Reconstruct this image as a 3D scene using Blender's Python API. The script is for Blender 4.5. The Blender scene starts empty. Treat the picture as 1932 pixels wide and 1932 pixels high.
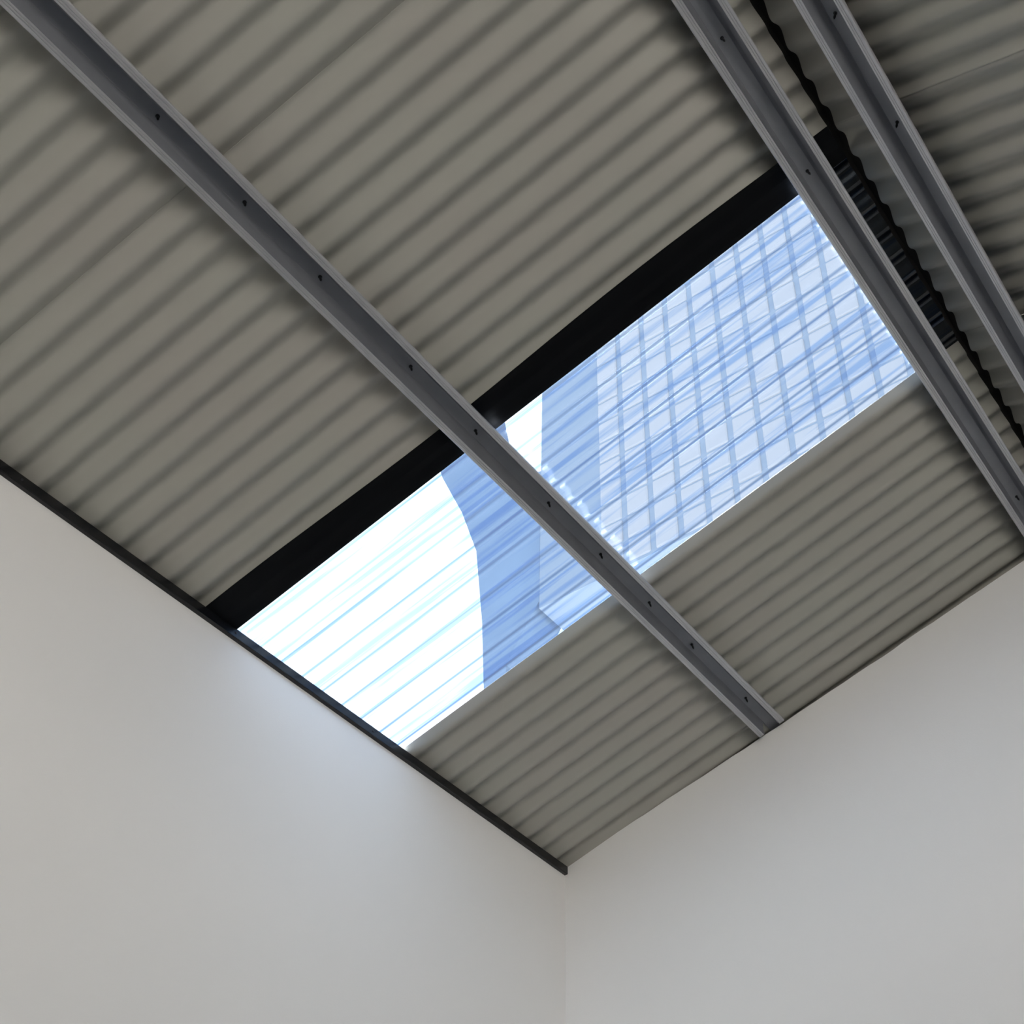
import bpy, bmesh, math, random
from mathutils import Vector, Matrix
random.seed(7)
S = bpy.context.scene
COL = S.collection

# ------------------------------------------------------------------ camera
cam_d = bpy.data.cameras.new('camera')
cam = bpy.data.objects.new('camera', cam_d); COL.objects.link(cam)
right = Vector((-0.52174, 0.85048, -0.06686)); up = Vector((0.52400, 0.38134, 0.76158)); back = right.cross(up)
m = Matrix((right, up, back)).transposed().to_4x4()
m.translation = Vector((3.2757, 2.3702, 1.4741))
cam.matrix_world = m
cam_d.sensor_width = 36; cam_d.sensor_fit = 'HORIZONTAL'
cam_d.lens = 2746.3 / 1932 * 36
cam_d.shift_x = -0.19658; cam_d.shift_y = 0.13351
cam_d.clip_start = 0.05; cam_d.clip_end = 300
S.camera = cam

# ------------------------------------------------------------------ sky, sun, exposure
S.view_settings.view_transform = 'Standard'; S.view_settings.look = 'None'
S.view_settings.gamma = 1; S.view_settings.use_curve_mapping = False
S.view_settings.exposure = 1.35
S.cycles.use_denoising = True
S.cycles.max_bounces = 10; S.cycles.diffuse_bounces = 6; S.cycles.transparent_max_bounces = 16
S.cycles.caustics_reflective = False; S.cycles.caustics_refractive = False
S.cycles.sample_clamp_indirect = 6
W = bpy.data.worlds.new('world'); S.world = W; W.use_nodes = True
bg = W.node_tree.nodes['Background']
SKY = (0.80, 0.90, 1.0); SKY_STRENGTH = 1.0
bg.inputs[0].default_value = (*SKY, 1); bg.inputs[1].default_value = SKY_STRENGTH
sun_d = bpy.data.lights.new('sun', 'SUN'); sun = bpy.data.objects.new('sun', sun_d); COL.objects.link(sun)
sun_d.energy = 24.0; sun_d.angle = math.radians(1.0); sun_d.color = (1.0, 0.975, 0.95)
sun.rotation_euler = Vector((-0.30, -0.50, 1.30)).to_track_quat('Z', 'Y').to_euler()
sun.location = (-6, -10, 26)

# ------------------------------------------------------------------ shared numbers
PITCH = 0.0762; AMP = 0.0105
SL = 0.27412; T = math.tan(SL); CP = math.cos(SL); SP = math.sin(SL)
EAVE = 4.0                       # roof mean plane over the eave wall (y = 0)
YR = 1.8457                      # ridge
ZR = EAVE + YR * T
G1 = 0.0270                      # x of an upward groove, near slope
G2 = 1.7040                      # same on the far slope
SKEW = -0.0316                   # the gable wall is a little out of square
FARY = 5.0; BACKX = 6.2
def d1(x, s, d):                 # near slope: x, distance up the slope from the eave, depth under the sheet
    return Vector((x, s * CP + d * SP, EAVE + s * SP - d * CP))
SR = YR / CP
def d2(x, s, d):                 # far slope: s counted from the ridge
    return Vector((x, YR + s * CP - d * SP, ZR - s * SP - d * CP))

# ------------------------------------------------------------------ materials
def mat(name, col, rough=0.5, metal=0.0, spec=0.5, bump=None, vary=None):
    M = bpy.data.materials.new(name); M.use_nodes = True; nt = M.node_tree; b = nt.nodes['Principled BSDF']
    b.inputs['Base Color'].default_value = (*col, 1); b.inputs['Roughness'].default_value = rough
    b.inputs['Metallic'].default_value = metal; b.inputs['Specular IOR Level'].default_value = spec
    tc = nt.nodes.new('ShaderNodeTexCoord')
    if vary:
        n = nt.nodes.new('ShaderNodeTexNoise'); n.inputs['Scale'].default_value = vary[0]; n.inputs['Detail'].default_value = 4
        nt.links.new(tc.outputs['Object'], n.inputs['Vector'])
        r = nt.nodes.new('ShaderNodeValToRGB'); e = r.color_ramp.elements
        e[0].position = 0.35; e[1].position = 0.65
        e[0].color = (*vary[1], 1); e[1].color = (*col, 1)
        nt.links.new(n.outputs['Fac'], r.inputs[0]); nt.links.new(r.outputs[0], b.inputs['Base Color'])
    if bump:
        n2 = nt.nodes.new('ShaderNodeTexNoise'); n2.inputs['Scale'].default_value = bump[0]; n2.inputs['Detail'].default_value = 3
        nt.links.new(tc.outputs['Object'], n2.inputs['Vector'])
        bp = nt.nodes.new('ShaderNodeBump'); bp.inputs['Strength'].default_value = bump[1]; bp.inputs['Distance'].default_value = 0.002
        nt.links.new(n2.outputs['Fac'], bp.inputs['Height']); nt.links.new(bp.outputs[0], b.inputs['Normal'])
    return M
M_plaster = mat('white_plaster', (0.84, 0.835, 0.83), 0.9, bump=(300, 0.12), vary=(1.2, (0.825, 0.82, 0.815)), spec=0.2)
M_sheet = mat('cream_sheet_paint', (0.36, 0.36, 0.325), 0.55, vary=(3.0, (0.36, 0.35, 0.32)), spec=0.2)
M_steel = mat('galvanised_steel', (0.27, 0.28, 0.31), 0.5, metal=0.4, vary=(14, (0.24, 0.25, 0.28)))
M_flange = mat('galvanised_ribbed_steel', (0.52, 0.525, 0.55), 0.38, metal=0.5, vary=(10, (0.47, 0.48, 0.51)))
M_black = mat('black_flashing_metal', (0.002, 0.0023, 0.003), 0.4, spec=0.1)
M_darktrim = mat('dark_trim_paint', (0.005, 0.0055, 0.007), 0.25, spec=0.45)
M_cap = mat('ridge_cap_paint', (0.022, 0.020, 0.018), 0.7, spec=0.1)
M_screw = mat('screw_steel', (0.03, 0.03, 0.035), 0.5, metal=0.5)
M_floor = mat('dark_concrete', (0.035, 0.034, 0.033), 0.7, vary=(2, (0.028, 0.027, 0.026)))
M_board = mat('bounce_cutting_grey', (0.09, 0.088, 0.086), 0.8, vary=(2, (0.08, 0.078, 0.076)))  # dark tone given to the unseen walls to cut bounce onto the ceiling
M_ground = mat('pale_paving', (0.42, 0.40, 0.37), 0.9, vary=(0.7, (0.36, 0.345, 0.32)))
M_block = mat('pale_facade_block', (0.150, 0.165, 0.20), 0.8, vary=(2, (0.138, 0.156, 0.195)))
M_mortar = mat('blue_facade_backing', (0.070, 0.105, 0.165), 0.8)
M_bluepost = mat('blue_facade_render', (0.03, 0.07, 0.145), 0.8, vary=(3, (0.04, 0.085, 0.165)))

def clear_sheet():
    M = bpy.data.materials.new('clear_polycarbonate'); M.use_nodes = True; nt = M.node_tree; nt.nodes.clear()
    out = nt.nodes.new('ShaderNodeOutputMaterial')
    lw = nt.nodes.new('ShaderNodeLayerWeight'); lw.inputs['Blend'].default_value = 0.5
    ramp = nt.nodes.new('ShaderNodeValToRGB'); e = ramp.color_ramp.elements   # longer path through tinted plastic
    e[0].position = 0.42; e[0].color = (0.76, 0.82, 0.88, 1); e[1].position = 0.74; e[1].color = (0.20, 0.30, 0.46, 1)
    e3 = ramp.color_ramp.elements.new(0.90); e3.color = (0.02, 0.05, 0.09, 1)
    nt.links.new(lw.outputs['Facing'], ramp.inputs[0])
    tc = nt.nodes.new('ShaderNodeTexCoord')
    mp = nt.nodes.new('ShaderNodeMapping'); mp.inputs['Scale'].default_value = (60, 1.2, 1.2)   # streaks running down the sheet
    nz = nt.nodes.new('ShaderNodeTexNoise'); nz.inputs['Scale'].default_value = 1.0; nz.inputs['Detail'].default_value = 5
    nt.links.new(tc.outputs['Object'], mp.inputs[0]); nt.links.new(mp.outputs[0], nz.inputs['Vector'])
    r2 = nt.nodes.new('ShaderNodeValToRGB'); f = r2.color_ramp.elements
    f[0].position = 0.38; f[0].color = (0.40, 0.60, 0.90, 1); f[1].position = 0.50; f[1].color = (1, 1, 1, 1)
    nt.links.new(nz.outputs['Fac'], r2.inputs[0])
    mul = nt.nodes.new('ShaderNodeMix'); mul.data_type = 'RGBA'; mul.blend_type = 'MULTIPLY'; mul.inputs[0].default_value = 1.0
    nt.links.new(ramp.outputs[0], mul.inputs[6]); nt.links.new(r2.outputs[0], mul.inputs[7])
    tr = nt.nodes.new('ShaderNodeBsdfTransparent'); nt.links.new(mul.outputs[2], tr.inputs[0])
    gl = nt.nodes.new('ShaderNodeBsdfGlossy'); gl.inputs['Roughness'].default_value = 0.12; gl.inputs[0].default_value = (0.9, 0.95, 1, 1)
    df = nt.nodes.new('ShaderNodeBsdfTranslucent'); df.inputs[0].default_value = (0.6, 0.75, 0.95, 1)
    fr = nt.nodes.new('ShaderNodeFresnel'); fr.inputs[0].default_value = 1.12
    m1 = nt.nodes.new('ShaderNodeMixShader'); m1.inputs[0].default_value = 0.012
    nt.links.new(tr.outputs[0], m1.inputs[1]); nt.links.new(df.outputs[0], m1.inputs[2])
    m2 = nt.nodes.new('ShaderNodeMixShader'); m2.inputs[0].default_value = 0.05
    nt.links.new(m1.outputs[0], m2.inputs[1]); nt.links.new(gl.outputs[0], m2.inputs[2])
    nt.links.new(m2.outputs[0], out.inputs[0])
    return M
M_clear = clear_sheet()

# ------------------------------------------------------------------ helpers
def mesh(name, verts, faces, material, parent=None, smooth=False):
    me = bpy.data.meshes.new(name); me.from_pydata([tuple(v) for v in verts], [], faces); me.validate()
    bm = bmesh.new(); bm.from_mesh(me); bmesh.ops.recalc_face_normals(bm, faces=bm.faces); bm.to_mesh(me); bm.free()
    me.materials.append(material)
    if smooth:
        for p in me.polygons: p.use_smooth = True
    o = bpy.data.objects.new(name, me); COL.objects.link(o)
    if parent is not None:
        o.parent = parent; o.matrix_parent_inverse = Matrix.Translation(-Vector(parent.location))
    return o
def empty(name, loc=(0, 0, 0)):
    o = bpy.data.objects.new(name, None); COL.objects.link(o); o.location = loc; o.empty_display_size = 0.1; return o
def tag(o, label=None, cat=None, group=None, kind=None):
    if label: o['label'] = label
    if cat: o['category'] = cat
    if group: o['group'] = group
    if kind: o['kind'] = kind
    return o
def box(name, a, b, material, parent=None, bevel=0):
    x0, y0, z0 = a; x1, y1, z1 = b
    v = [(x0, y0, z0), (x1, y0, z0), (x1, y1, z0), (x0, y1, z0), (x0, y0, z1), (x1, y0, z1), (x1, y1, z1), (x0, y1, z1)]
    f = [(0, 3, 2, 1), (4, 5, 6, 7), (0, 1, 5, 4), (1, 2, 6, 5), (2, 3, 7, 6), (3, 0, 4, 7)]
    o = mesh(name, v, f, material, parent)
    if bevel:
        md = o.modifiers.new('bevel', 'BEVEL'); md.width = bevel; md.segments = 2
    return o
def extrude_profile(name, prof, place, x0, x1, material, parent=None, thick=0.0, closed=False, nseg=1, smooth=False):
    """prof: (u, d) points swept along x; place(x, u, d) -> world."""
    n = len(prof); v = []; f = []
    for i in range(nseg + 1):
        x = x0 + (x1 - x0) * i / nseg
        v += [place(x, u, d) for u, d in prof]
    for i in range(nseg):
        for j in range(n if closed else n - 1):
            a = i * n + j; b = i * n + (j + 1) % n
            f.append((a, b, b + n, a + n))
    if closed: f += [tuple(range(n)), tuple(range(nseg * n, nseg * n + n))]
    o = mesh(name, v, f, material, parent, smooth)
    if thick:
        md = o.modifiers.new('thickness', 'SOLIDIFY'); md.thickness = thick; md.offset = 0
    return o
def sheet(name, place, groove, x0, x1, s0, s1, material, parent=None, lift=0.0, nS=6, thick=0.0008, wob=0.0):
    per = 14
    xs = [x0]; k = math.ceil((x0 - groove) / PITCH * per); 
    while groove + k * PITCH / per < x1 - 1e-6:
        if groove + k * PITCH / per > x0 + 1e-6: xs.append(groove + k * PITCH / per)
        k += 1
    xs.append(x1)
    v = []; f = []; n = len(xs)
    for i in range(nS + 1):
        s = s0 + (s1 - s0) * i / nS
        for x in xs:
            c = math.cos(2 * math.pi * (x - groove) / PITCH)       # 1 = groove (up), -1 = crown hanging down
            dd = -AMP * c
            v.append(place(x + wob * math.sin(3.1 * s + x * 5), s, dd - lift))
    for i in range(nS):
        for j in range(n - 1):
            f.append((i * n + j, i * n + j + 1, (i + 1) * n + j + 1, (i + 1) * n + j))
    o = mesh(name, v, f, material, parent, smooth=True)
    md = o.modifiers.new('thickness', 'SOLIDIFY'); md.thickness = thick; md.offset = 0
    return o

# ------------------------------------------------------------------ room shell
def wall_box(name, a, b, material=M_plaster, parent=None): return box(name, a, b, material, parent)
floor = box('floor', (-0.6, -0.3, -0.12), (BACKX + .2, FARY + .2, 0), M_floor)
tag(floor, 'dark grey concrete floor of the shed', 'floor', kind='structure')
WY = -0.004
wl = box('wall_left', (-0.35, WY - 0.12, 0), (BACKX + .12, WY, EAVE - 0.006), M_plaster)
tag(wl, 'plain white plastered wall left of the corner, under the black trim', 'wall', kind='structure')
def gx(y): return -0.004
def wall_gap(y):                 # the wall stops below the sheets, the battens run in over it
    pts = [(-.1, .001), (0.012, .002), (.76, .029), (1.18, .041), (1.74, .050), (9, .055)]
    for (a, ha), (b, hb) in zip(pts, pts[1:]):
        if y <= b: return ha + (hb - ha) * (y - a) / (b - a)
def roof_z(y): return EAVE + y * T if y < YR else ZR - (y - YR) * T
def gable():
    rr = random.Random(3); ys = [WY]; y = 0.04
    while y < FARY:
        ys.append(y); y += rr.uniform(.025, .07)
    ys.append(FARY)
    top = [(yy, roof_z(yy) - wall_gap(yy) / CP + rr.uniform(-.0016, .0016)) for yy in ys]
    pts = [(WY, 0)] + top + [(FARY, 0)]
    v = [(gx(y), y, z) for y, z in pts] + [(gx(y) - .12, y, z) for y, z in pts]
    n = len(pts); f = [(i, i + 1, n + i + 1, n + i) for i in range(n - 1)] + [(n - 1, 0, n, 2 * n - 1)]
    # faces built as strips so the ragged top stays clean
    f += [(0, i, i + 1) for i in range(1, n - 1)] + [(n, n + i + 1, n + i) for i in range(1, n - 1)]
    return mesh('wall_right', v, f, M_plaster)
wr = gable()
bv = [(x, y, roof_z(y) - d) for x in (-.125, -.131) for y, d in ((-.3, -.004), (YR, -.004), (FARY + .1, -.004), (FARY + .1, .25), (YR, .25), (-.3, .25))]
gap_blocker = mesh('gap_light_blocker', bv, [(0, 1, 4, 5), (1, 2, 3, 4), (6, 11, 10, 7), (7, 10, 9, 8), (0, 5, 11, 6), (5, 4, 10, 11), (4, 3, 9, 10), (3, 2, 8, 9), (2, 1, 7, 8), (1, 0, 6, 7)], M_black)  # added plate: blocks outdoor light so the gap over the wall stays dark
tag(gap_blocker, 'added black plate blocking outdoor light in the gap above the right wall', 'trim', kind='structure')
tag(wr, 'plain white plastered gable wall right of the corner, rising with the roof', 'wall', kind='structure')
wb = empty('wall_back', (BACKX, 0, 0))
BY0, BZ = 3.1, 2.8
ZB = EAVE + BY0 * T if BY0 < YR else ZR - (BY0 - YR) * T
def prism(name, pts, parent):
    n = len(pts); v = [(BACKX, y, z) for y, z in pts] + [(BACKX + .12, y, z) for y, z in pts]
    return mesh(name, v, [tuple(range(n)), tuple(range(n, 2 * n))] + [(i, (i + 1) % n, n + (i + 1) % n, n + i) for i in range(n)], M_board, parent)
prism('wall_section', [(WY, 0), (WY, EAVE + WY * T), (YR, ZR), (BY0, ZB), (BY0, 0)], wb)
prism('wall_section', [(BY0, BZ), (BY0, ZB), (FARY + .12, ZR - (FARY + .12 - YR) * T), (FARY + .12, BZ)], wb)
tag(wb, 'unseen gable wall behind the camera, darkened to cut bounced light', 'wall', kind='structure')
# far wall with a wide door opening
ZF = ZR - (FARY - YR) * T
OX0, OX1, OZ = 3.3, 6.1, 2.9
v = []; f = []
fw = empty('wall_front', (0, FARY, 0)); tag(fw, 'unseen wall with the wide open doorway, darkened to cut bounced light', 'wall', kind='structure')
for i, (a, b) in enumerate((((-0.35, FARY, 0), (OX0, FARY + .12, ZF)), ((OX1, FARY, 0), (BACKX + .12, FARY + .12, ZF)), ((OX0, FARY, OZ), (OX1, FARY + .12, ZF)))):
    box('wall_section', a, b, M_board, fw)
ground = box('ground', (-40, -40, -0.25), (40, 40, -0.12), M_ground); tag(ground, 'pale paving outside around the shed', 'ground', kind='structure')
# daylight portal in the doorway
pd = bpy.data.lights.new('doorway_portal', 'AREA'); pd.shape = 'RECTANGLE'; pd.size = OX1 - OX0; pd.size_y = OZ
pd.cycles.is_portal = True
po = bpy.data.objects.new('doorway_portal', pd); COL.objects.link(po); po.location = ((OX0 + OX1) / 2, FARY + .1, OZ / 2)
po.rotation_euler = (math.radians(-90), 0, 0)
pd2 = pd.copy(); pd2.size = FARY - BY0; pd2.size_y = BZ
po2 = bpy.data.objects.new('side_portal', pd2); COL.objects.link(po2); po2.location = (BACKX + .1, (FARY + BY0) / 2, BZ / 2)
po2.rotation_euler = (math.radians(90), 0, math.radians(90))

# ------------------------------------------------------------------ roof sheets
SK0, SK1 = 0.780, 1.433          # clear sheet
FL1 = 1.532                      # black flashing ends
END = SR - 0.006
ceiling = empty('ceiling', (0, 0, EAVE)); tag(ceiling, 'cream corrugated metal roof seen from below', 'ceiling', kind='structure')
edges = [FL1, 2.30, 3.062, 3.824, 4.586, 5.348, 6.5]
sheet('roof_sheet', d1, G1, -0.135, SK0, -0.25, END, M_sheet, ceiling)
for i in range(len(edges) - 1):
    sheet('roof_sheet', d1, G1, edges[i] - 0.02, edges[i + 1] + .02, -0.25, END, M_sheet, ceiling, lift=0.0016 * (i % 2))
L2 = (FARY + .35 - YR) / CP
e2 = [-0.115, 0.779, 1.541, 2.303, 3.065, 3.827, 4.589, 5.351, 6.5]
for i in range(len(e2) - 1):
    sheet('roof_sheet', d2, G2, e2[i] - .02, e2[i + 1] + .02, 0.016, L2, M_sheet, ceiling, lift=0.0016 * (i % 2))

# clear skylight sheet
sky = empty('window_1', d1((SK0 + SK1) / 2, 0.9, 0))
tag(sky, 'clear corrugated skylight sheet between the cream roof sheets', 'skylight', kind='structure')
sheet('pane', d1, G1, SK0 - .004, SK1 + .02, -0.25, END, M_clear, sky, lift=0.001, thick=0.0)
for c in list(sky.children): c.modifiers.clear()

# black flashing beside the skylight
fl = extrude_profile('flashing', [(SK1, .0108), (SK1 + .012, .0114), (SK1 + .035, .0108), (SK1 + .055, .0114), (SK1 + .082, .0108), (FL1 + .004, .0114)],
                     lambda s, x, d: d1(x, s, d), -0.25, END, M_black, thick=0.0012, nseg=24)
tag(fl, 'black metal flashing strip along the upper side of the skylight', 'flashing')
# its lip wanders a little in width
me = fl.data
for vv in me.vertices:
    if vv.co.x > FL1: vv.co.x += 0.006 * math.sin(vv.co.y * 5.1 + 1.1) - 0.002
# ridge cap
cap = [(-0.125, -.012), (-0.010, -.014), (0.0, -.018)]
rv = []; 
for x in (-0.135, 6.5):
    rv += [d1(x, SR - .110, -.0150), d1(x, SR - .012, -.0160), Vector((x, YR, ZR + .019)), d2(x, .012, -.0160), d2(x, .110, -.0150)]
rc = mesh('ridge_cap', rv, [(i, i + 1, i + 6, i + 5) for i in range(4)], M_cap)
md = rc.modifiers.new('thickness', 'SOLIDIFY'); md.thickness = .001
for side, pl, gg, sA in ((0, d1, G1, SR - .108), (1, d2, G2, .108)):  # foam strips added to stop light leaking in under the cap
    v = []; n = 0; x = -.12
    while x < 6.4:
        c = math.cos(2 * math.pi * (x - gg) / PITCH)
        for ss in (sA, sA + (.012 if side == 0 else -.012)):
            v += [pl(x, ss, -.0158), pl(x, ss, -AMP * c - .0012)]
        x += PITCH / 8; n += 1
    f = []
    for i in range(n - 1):
        a = i * 4; b = a + 4
        f += [(a, a + 1, b + 1, b), (a + 2, b + 2, b + 3, a + 3), (a + 1, a + 3, b + 3, b + 1), (a, b, b + 2, a + 2)]
    mesh('foam_light_stop', v, f, M_black, rc)
tag(rc, 'dark folded ridge cap seen in the gap between the two roof slopes', 'ridge cap')

# ------------------------------------------------------------------ purlins
def hat(name, place, sc, x0, x1, screws, label, group):
    root = empty(name, place((x0 + x1) / 2, sc, 0.06)); tag(root, label, 'roof batten', group)
    D0, D1_ = 0.0132, 0.0605
    P = lambda x, u, d: place(x, sc + u, d)
    extrude_profile('crown', [(-.0170, D0 + .002), (-.0150, D0), (.0150, D0), (.0170, D0 + .002)], P, -.10, x1, M_steel, root, thick=.001)
    for sg in (-1, 1):
        extrude_profile('web', [(sg * .0170, D0 + .002), (sg * .0225, .030), (sg * .0288, D1_ - .003), (sg * .0300, D1_)], P, x0, x1, M_steel, root, thick=.001)
        r = [(.0300, D1_), (.0335, D1_), (.0342, D1_ - .0012), (.0352, D1_ - .0012), (.0359, D1_), (.0385, D1_), (.0392, D1_ - .0012),
             (.0402, D1_ - .0012), (.0409, D1_), (.0455, D1_ + .0003), (.0470, D1_ - .001), (.0476, D1_ - .006), (.0462, D1_ - .0072)]
        extrude_profile('flange', [(sg * u, d) for u, d in r], P, max(x0, .012), x1, M_flange, root, thick=.0008)
    for xs in screws:
        # pointed self drilling screw hanging through the crown, washer collar at its root
        v = []; f = []; n = 8; rings = [(0.0045, D0 - .0002), (0.0045, D0 + .0015), (.0026, D0 + .0016), (.0026, D0 + .012), (.0030, D0 + .0125), (.0024, D0 + .017), (.0004, D0 + .022)]
        for rr, d in rings:
            for k in range(n):
                a = 2 * math.pi * k / n; v.append(place(xs + rr * math.cos(a), sc + rr * math.sin(a), d))
        for i in range(len(rings) - 1):
            for k in range(n): f.append((i * n + k, i * n + (k + 1) % n, (i + 1) * n + (k + 1) % n, (i + 1) * n + k))
        f.append(tuple(range(n))); f.append(tuple(range((len(rings) - 1) * n, len(rings) * n)))
        mesh('screw', v, f, M_screw, root)
    return root
dS = -1.5887            # slope coordinate of the eave in the survey
scr = [2.462, 2.229, 2.005, 1.705, 1.466, 1.168, .934, .697, .473, .165] + [3.02 + .267 * k for k in range(0, 11)]
hat('roof_batten', d1, 2.408 + dS, 0.034, 6.18, scr, 'grey steel roof batten crossing the middle of the skylight', 'steel top hat battens')
hat('roof_batten', d1, 3.408 + dS, 0.02, 6.18, [1.852, 1.470, .20] + [2.3 + .29 * k for k in range(12)], 'grey steel roof batten at the ridge end of the skylight', 'steel top hat battens')
hat('roof_batten', d2, .1505, 0.02, 6.18, [1.773, 1.473] + [2.1 + .29 * k for k in range(12)], 'grey steel roof batten at far right, on the other slope beyond the ridge', 'steel top hat battens')

# ------------------------------------------------------------------ eave trim
trim = empty('trim_1', (0, 0, EAVE)); tag(trim, 'black metal angle trim along the top of the left wall', 'trim', kind='structure')
tp = [(-.0035, -.0108), (0.0080, -.0106), (0.0082, -.0372), (0.0066, -.0390), (-0.0038, -.0390), (-0.0038, -.0376), (0.0062, -.0376), (0.0068, -.0368), (0.0068, -.0118), (-.0035, -.0120)]
extrude_profile('angle', tp, lambda x, y, z: Vector((x, y, EAVE + z)), 0.0005, 6.19, M_darktrim, trim, closed=True)
for xs in (0.30, 0.92, 1.435, 2.083, 2.7, 3.4, 4.1):
    v = []; n = 8
    for rr, yy in ((.0035, .0080), (.0035, .0090), (.0022, .0098)):
        for k in range(n):
            a = 2 * math.pi * k / n; v.append((xs + rr * math.cos(a), yy, EAVE - .024 + rr * math.sin(a)))
    f = [(i * n + k, i * n + (k + 1) % n, (i + 1) * n + (k + 1) % n, (i + 1) * n + k) for i in range(2) for k in range(n)] + [tuple(range(n)), tuple(range(2 * n, 3 * n))]
    mesh('rivet', v, f, M_screw, trim)

# ------------------------------------------------------------------ neighbouring building seen through the skylight
BX = -1.475
nb = empty('building', (BX, -1.0, -0.12))
tag(nb, 'pale blue blockwork building rising beyond the skylight', 'building')
FY = -1.529; FZ = 3.5703
def bq(y, z): return (y + FY, z + FZ)
y0, zb = bq(0.28, 3.15); y1, zt = bq(5.5, 7.5); zb += .13
box('wall_core', (BX - 2.5, y0, zb), (BX - .008, y1, zt), M_mortar, nb)
bw, bh = 0.175, 0.175
ny = int((y1 - y0) / bw); nz = int((zt - zb) / bh)
proto = box('block', (BX - .03, 0, 0), (BX, bw - .030, bh - .012), M_block, None, bevel=.012)
first = True
for j in range(nz):
    for i in range(ny):
        y = y0 + .42 + i * bw; z = zb + .02 + j * bh
        if y + bw > y1 or y > 2.1 or z > 9.6 or z > zt - .2: continue
        if first: o = proto; first = False
        else: o = proto.copy(); COL.objects.link(o)
        o.parent = nb; o.matrix_parent_inverse = Matrix.Translation(-Vector(nb.location)); o.location = (random.uniform(-.003, .003), y, z)
# slanted corner post and its footing posts
pv = []
BR = [(-.05, 2.2), (.12, 2.2), (.05, 3.0), (.27, 3.35), (.27, 4.4), (-.05, 4.5), (-.25, 5.6), (-.75, 5.6), (-.51, 4.82), (-.33, 4.40), (-.20, 4.0), (-.13, 3.4)]
for dx in (-.25, -.02):
    for (y, z) in BR:
        yy, zz = bq(y, z); pv.append((BX + dx, yy, zz))
nB = len(BR)
mesh('brace', pv, [tuple(range(nB)), tuple(range(nB, 2 * nB))] + [(i, (i + 1) % nB, nB + (i + 1) % nB, nB + i) for i in range(nB)], M_bluepost, nb)
box('post', (BX - .25, bq(-.02, 0)[0], -.12), (BX - .02, bq(.20, 0)[0], bq(0, 2.25)[1]), M_bluepost, nb)
box('post', (BX - .25, y1 - .3, -.12), (BX - .02, y1, zb), M_bluepost, nb)
box('post', (BX - 2.5, y1 - .3, -.12), (BX - 2.2, y1, zb), M_bluepost, nb)
